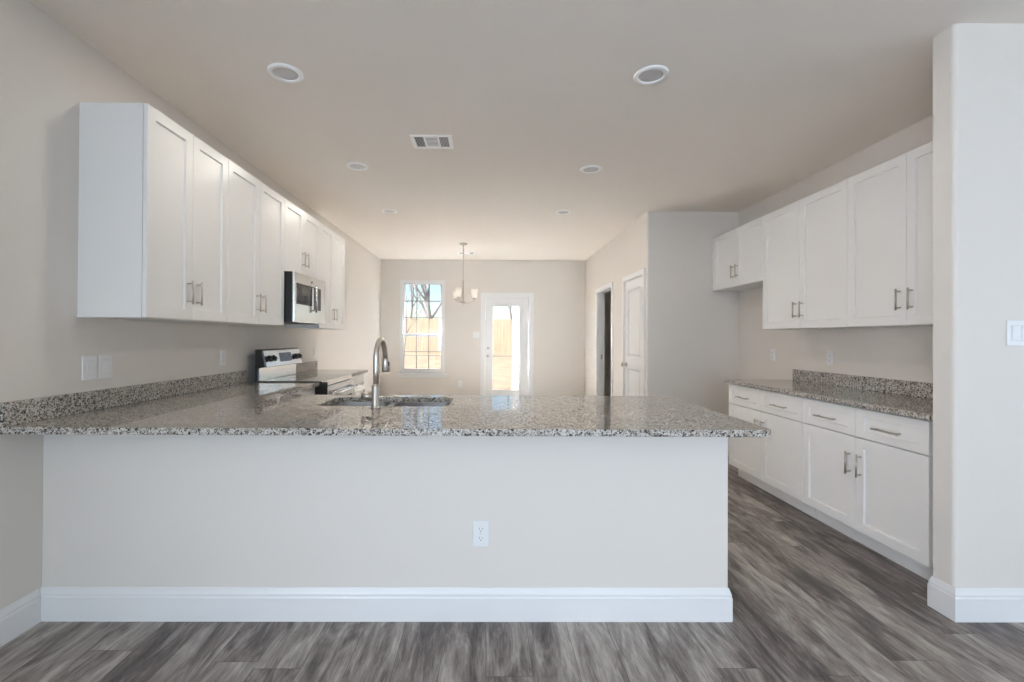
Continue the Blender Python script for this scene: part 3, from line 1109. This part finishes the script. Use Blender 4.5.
plate_thing('light_switch', 'white rocker switch on left wall, nearer of the two under first upper cabinet', (XL, 2.309, 1.123), PI / 2, w=0.086, h=0.122)
plate_thing('light_switch', 'white rocker switch on left wall, farther of the pair under first upper cabinet', (XL, 2.406, 1.125), PI / 2, w=0.086, h=0.122)
plate_thing('wall_outlet', 'white outlet on left wall between the switches and the range', (XL, 3.465, 1.124), PI / 2, ('outlet',))
plate_thing('wall_outlet', 'white outlet on left wall just beyond the range console', (XL, 5.29, 1.105), PI / 2, ('outlet',))
plate_thing('wall_outlet', 'white outlet on right wall above the granite backsplash', (XR, 3.803, 1.131), -PI / 2, ('outlet',))
plate_thing('wall_outlet', 'white outlet low on right wall inside the empty fridge space', (XR, 4.573, 1.13), -PI / 2, ('outlet',))
plate_thing('wall_outlet', 'white outlet low on the breakfast bar half wall', (-0.026, YW, 0.395), 0, ('outlet',))
plate_thing('wall_outlet', 'small white outlet low on the back wall between window and door', (-0.512, YB, 0.42), 0, ('outlet',))
plate_thing('light_switch', 'two-gang white rocker switch on the pillar at right edge', (2.447, YW, 1.319), 0, ('rocker', 'rocker'))
plate_thing('light_switch', 'two-gang white toggle switch beside the glazed back door', (-0.215, YB, 1.34), 0, ('toggle', 'toggle'))

# ------------------------------------------------------------------ recessed lights
DLW = 4.4
DG = 'recessed ceiling lights'
dl = thing('recessed_light', 'recessed ceiling light at front left, nearest the left upper cabinets', 'ceiling light', (-1.127, 2.521, H), 0, DG)
bm = B()
lathe(bm, [(0.094, -0.0005), (0.094, -0.004), (0.088, -0.009), (0.072, -0.011), (0.066, -0.009), (0.063, -0.0035), (0.063, -0.0005)], close=False, seg=40)
build('trim_ring', bm, 'fixture', dl)
bm = B()
lathe(bm, [(0.0635, -0.001), (0.0635, -0.004), (0.04, -0.0055), (0.001, -0.006)], seg=40)
build('lens', bm, 'lens', dl)
for x, y, lab in ((0.901, 2.508, 'recessed ceiling light at front right, nearest the pillar'),
                  (-1.120, 3.884, 'recessed ceiling light in middle row, left of the ceiling vent'),
                  (0.887, 3.911, 'recessed ceiling light in middle row, right of the ceiling vent'),
                  (-1.143, 5.26, 'recessed ceiling light in farthest row on the left'),
                  (0.873, 5.251, 'recessed ceiling light in farthest row on the right, toward pantry')):
    dup(dl, (x, y, H), lab)

for x, y in ((-1.127, 2.521), (0.901, 2.508), (-1.120, 3.884), (0.887, 3.911), (-1.143, 5.26), (0.873, 5.251)):  # weak lamps added under the unlit fixtures to fill the kitchen
    ld = bpy.data.lights.new('kitchen_fill', 'AREA')
    ld.shape = 'DISK'
    ld.size = 0.11
    ld.energy = DLW
    ld.color = (1.0, 0.95, 0.86)
    lo = bpy.data.objects.new('kitchen_fill', ld)
    COL.objects.link(lo)
    lo.location = (x, y, H - 0.0125)

# ------------------------------------------------------------------ ceiling vents


def vent(loc, wx, wy, label):
    o = thing('ceiling_vent', label, 'vent', loc, 0, 'ceiling vents')
    bx, by = wx / 2, wy / 2
    fr = 0.028
    t = 0.006
    cols = [(-bx + fr, -bx / 3 - 0.008), (-bx / 3 + 0.008, bx / 3 - 0.008), (bx / 3 + 0.008, bx - fr)]
    bm = B()
    prism(bm, [(-bx, -by), (bx, -by), (bx, by), (-bx, by)], [[(a, -by + fr), (b_, -by + fr), (b_, by - fr), (a, by - fr)] for a, b_ in cols], -t, -0.0005, 'z')
    build('frame', bm, 'fixture', o, bevel=0.002)
    build('duct_opening', boxes((-bx + fr * 0.8, bx - fr * 0.8, -by + fr * 0.8, by - fr * 0.8, -0.0012, -0.0006)), 'duct', o)
    for i, (a, b_) in enumerate(cols):
        bm = B()
        if i == 1:
            n = 8
            for k in range(n):
                y = -by + fr + (2 * by - 2 * fr) * (k + 0.5) / n
                box(bm, a, b_, y - 0.0062, y + 0.0062, -0.005, -0.0038)
        else:
            n = 6
            for k in range(n):
                x = a + (b_ - a) * (k + 0.5) / n
                s = -1 if i == 0 else 1
                v = [bm.verts.new(p) for p in ((x - 0.0012, -by + fr, -0.0053), (x + 0.0012, -by + fr, -0.0053), (x + 0.0012 + s * 0.004, -by + fr, -0.0013), (x - 0.0012 + s * 0.004, -by + fr, -0.0013),
                                                (x - 0.0012, by - fr, -0.0053), (x + 0.0012, by - fr, -0.0053), (x + 0.0012 + s * 0.004, by - fr, -0.0013), (x - 0.0012 + s * 0.004, by - fr, -0.0013))]
                for f in ((0, 3, 2, 1), (4, 5, 6, 7), (0, 1, 5, 4), (1, 2, 6, 5), (2, 3, 7, 6), (3, 0, 4, 7)):
                    bm.faces.new([v[j] for j in f])
        build('louvers', bm, 'fixture' if i == 1 else 'lens', o)
    return o


vent((-0.420, 3.389, H), 0.305, 0.232, 'white three-section ceiling vent in the middle of the kitchen ceiling')
vent((-0.371, 7.83, H), 0.305, 0.18, 'white ceiling vent behind the chandelier near the back wall')

# ------------------------------------------------------------------ chandelier
ch = thing('chandelier', 'three-light brushed nickel chandelier with white glass shades before the window', 'chandelier', (-0.383, 7.043, H), 0)
bm = B()
lathe(bm, [(0.062, -0.0005), (0.062, -0.012), (0.045, -0.024), (0.014, -0.028), (0.012, -0.05)])
build('canopy', bm, 'nickel', ch)
bm = B()
cyl(bm, (0, 0, -0.045), (0, 0, -0.575), 0.0055, seg=10)
build('rod', bm, 'nickel', ch)
bm = B()
lathe(bm, [(0.006, -0.565), (0.012, -0.575), (0.012, -0.89), (0.028, -0.905), (0.032, -0.925), (0.022, -0.94), (0.008, -0.955), (0.002, -0.962)])
build('column', bm, 'nickel', ch)
CHW = 0.2
for ang in (8, 130, 250):
    a = math.radians(ang)
    dx, dy = math.cos(a), math.sin(a)
    RR = 0.178
    bm = B()
    pts = []
    for i in range(11):
        t = i / 10
        rr_ = 0.022 + (RR - 0.022) * math.sin(t * PI / 2)
        zz = -0.925 + 0.065 * (1 - math.cos(t * PI / 2)) + (0.0 if t < 0.1 else 0)
        pts.append((dx * rr_, dy * rr_, zz))
    pts.append((dx * RR, dy * RR, -0.85))
    tube(bm, pts, 0.007, 10)
    lathe(bm, [(0.008, -0.868), (0.026, -0.862), (0.030, -0.845), (0.028, -0.84)], (dx * RR, dy * RR, 0), 20)
    arm = build('arm', bm, 'nickel', ch)
    bm = B()
    lathe(bm, [(0.028, -0.846), (0.038, -0.842), (0.044, -0.80), (0.0525, -0.706), (0.0495, -0.706), (0.041, -0.80), (0.034, -0.838), (0.024, -0.842)], (dx * RR, dy * RR, 0), 24, close=False)
    build('lamp_shade', bm, 'frost', arm)
    ld = bpy.data.lights.new('chandelier_fill', 'POINT')  # faint lamp added inside an unlit shade to brighten the dining end
    ld.energy = CHW
    ld.color = (1.0, 0.90, 0.76)
    ld.shadow_soft_size = 0.025
    lo = bpy.data.objects.new('chandelier_fill', ld)
    COL.objects.link(lo)
    lo.parent = ch
    lo.location = (dx * RR, dy * RR, -0.765)

# ------------------------------------------------------------------ outside: yard, patio, fence, trees
bm = B()
NX, NY = 24, 30
grid = []
for j in range(NY + 1):
    y = YB + 0.14 + 60.0 * j / NY
    row = []
    for i in range(NX + 1):
        x = -30 + 60.0 * i / NX
        t = min(1, max(0, (y - 11.5) / 10.5))
        z = -0.16 + 0.57 * t + 0.02 * math.sin(x * 1.3 + y)
        row.append(bm.verts.new((x, y, z)))
    grid.append(row)
for j in range(NY):
    for i in range(NX):
        f = bm.faces.new((grid[j][i], grid[j][i + 1], grid[j + 1][i + 1], grid[j + 1][i]))
        f.smooth = True
struct('ground', bm, 'ground')
bm = B()
prism(bm, [(-0.9, YB + 0.14), (3.6, YB + 0.14), (3.6, 11.4), (0.62, 11.4), (-0.9, 10.2)], [], -0.25, -0.06, 'z')
struct('patio_slab', bm, 'concrete')
pc = thing('patio_column', 'white square patio column seen through the back door glass', 'column', (0.665, 10.9, -0.06), 0)
build('shaft', boxes((-0.07, 0.07, -0.07, 0.07, 0.16, 2.5)), 'trim', pc, bevel=0.004)
build('plinth', boxes((-0.09, 0.09, -0.09, 0.09, 0, 0.16)), 'trim', pc, bevel=0.006)

fe = thing('wooden_fence', 'tan wooden privacy fence across the far side of the yard', 'fence', (0, 22.0, 0.36), 0)
random.seed(4)
bm = B()
x = -14.0
while x < 10.0:
    h_ = 1.84 + random.uniform(-0.015, 0.015)
    box(bm, x, x + 0.138, -0.012 + random.uniform(-0.003, 0.003), 0.008, 0.0, h_)
    x += 0.143
build('pickets', bm, 'fence', fe)
build('rail', boxes((-14, 10, 0.01, 0.05, 0.3, 0.39)), 'fence', fe)
build('rail', boxes((-14, 10, 0.01, 0.05, 1.45, 1.54)), 'fence', fe)
build('kickboard', boxes((-14, 10, -0.04, -0.013, -0.06, 0.08)), 'bark', fe)


def tree(loc, height, trunk, label, seed, lean=(0, 0), levels=4):
    rnd = random.Random(seed)
    bm = B()

    def branch(p, d, length, rad, lv):
        n = 5
        pts, rads = [p.copy()], [rad]
        q_, dd = p.copy(), d.copy()
        for i in range(n):
            dd = (dd + Vector((rnd.uniform(-.13, .13), rnd.uniform(-.13, .13), rnd.uniform(-.02, .10)))).normalized()
            q_ = q_ + dd * (length / n)
            pts.append(q_.copy())
            rads.append(rad * (1 - 0.6 * (i + 1) / n))
        tube(bm, pts, rads, 8 if lv >= levels - 1 else 5)
        if lv <= 0:
            return
        for k in range(5 if lv == levels else 4):
            i = rnd.randint(2, n) if lv < levels else rnd.randint(2, n)
            az = rnd.uniform(0, 2 * PI)
            up = rnd.uniform(0.35, 1.0)
            nd = (dd * 0.6 + Vector((math.cos(az), math.sin(az), up)) * 0.7).normalized()
            branch(pts[i], nd, length * rnd.uniform(0.45, 0.68), rads[i] * 0.62, lv - 1)
    branch(Vector((0, 0, -0.3)), Vector((lean[0], lean[1], 1)).normalized(), height * 0.55, trunk, levels)
    o = build('bare_tree', bm, 'bark', None, loc=loc)
    return tag(o, label, 'tree', 'bare winter trees behind the yard')


tree((-3.25, 26.5, 0.4), 10, 0.17, 'thick bare tree trunk beyond the fence in right window panes', 3)
tree((-6.2, 37.0, 0.4), 11, 0.12, 'slim bare tree beyond the fence in middle window panes', 8)
tree((-2.98, 16.0, 0.06), 5, 0.03, 'thin leaning bare tree inside the fence at left of window', 21, lean=(0.14, 0.0), levels=3)
tree((-11.5, 47.0, 0.4), 12, 0.16, 'slim bare tree far beyond the fence at left of window', 15)
tree((2.2, 37.0, 0.4), 11, 0.12, 'bare tree beyond the fence seen at top of back door glass', 31)
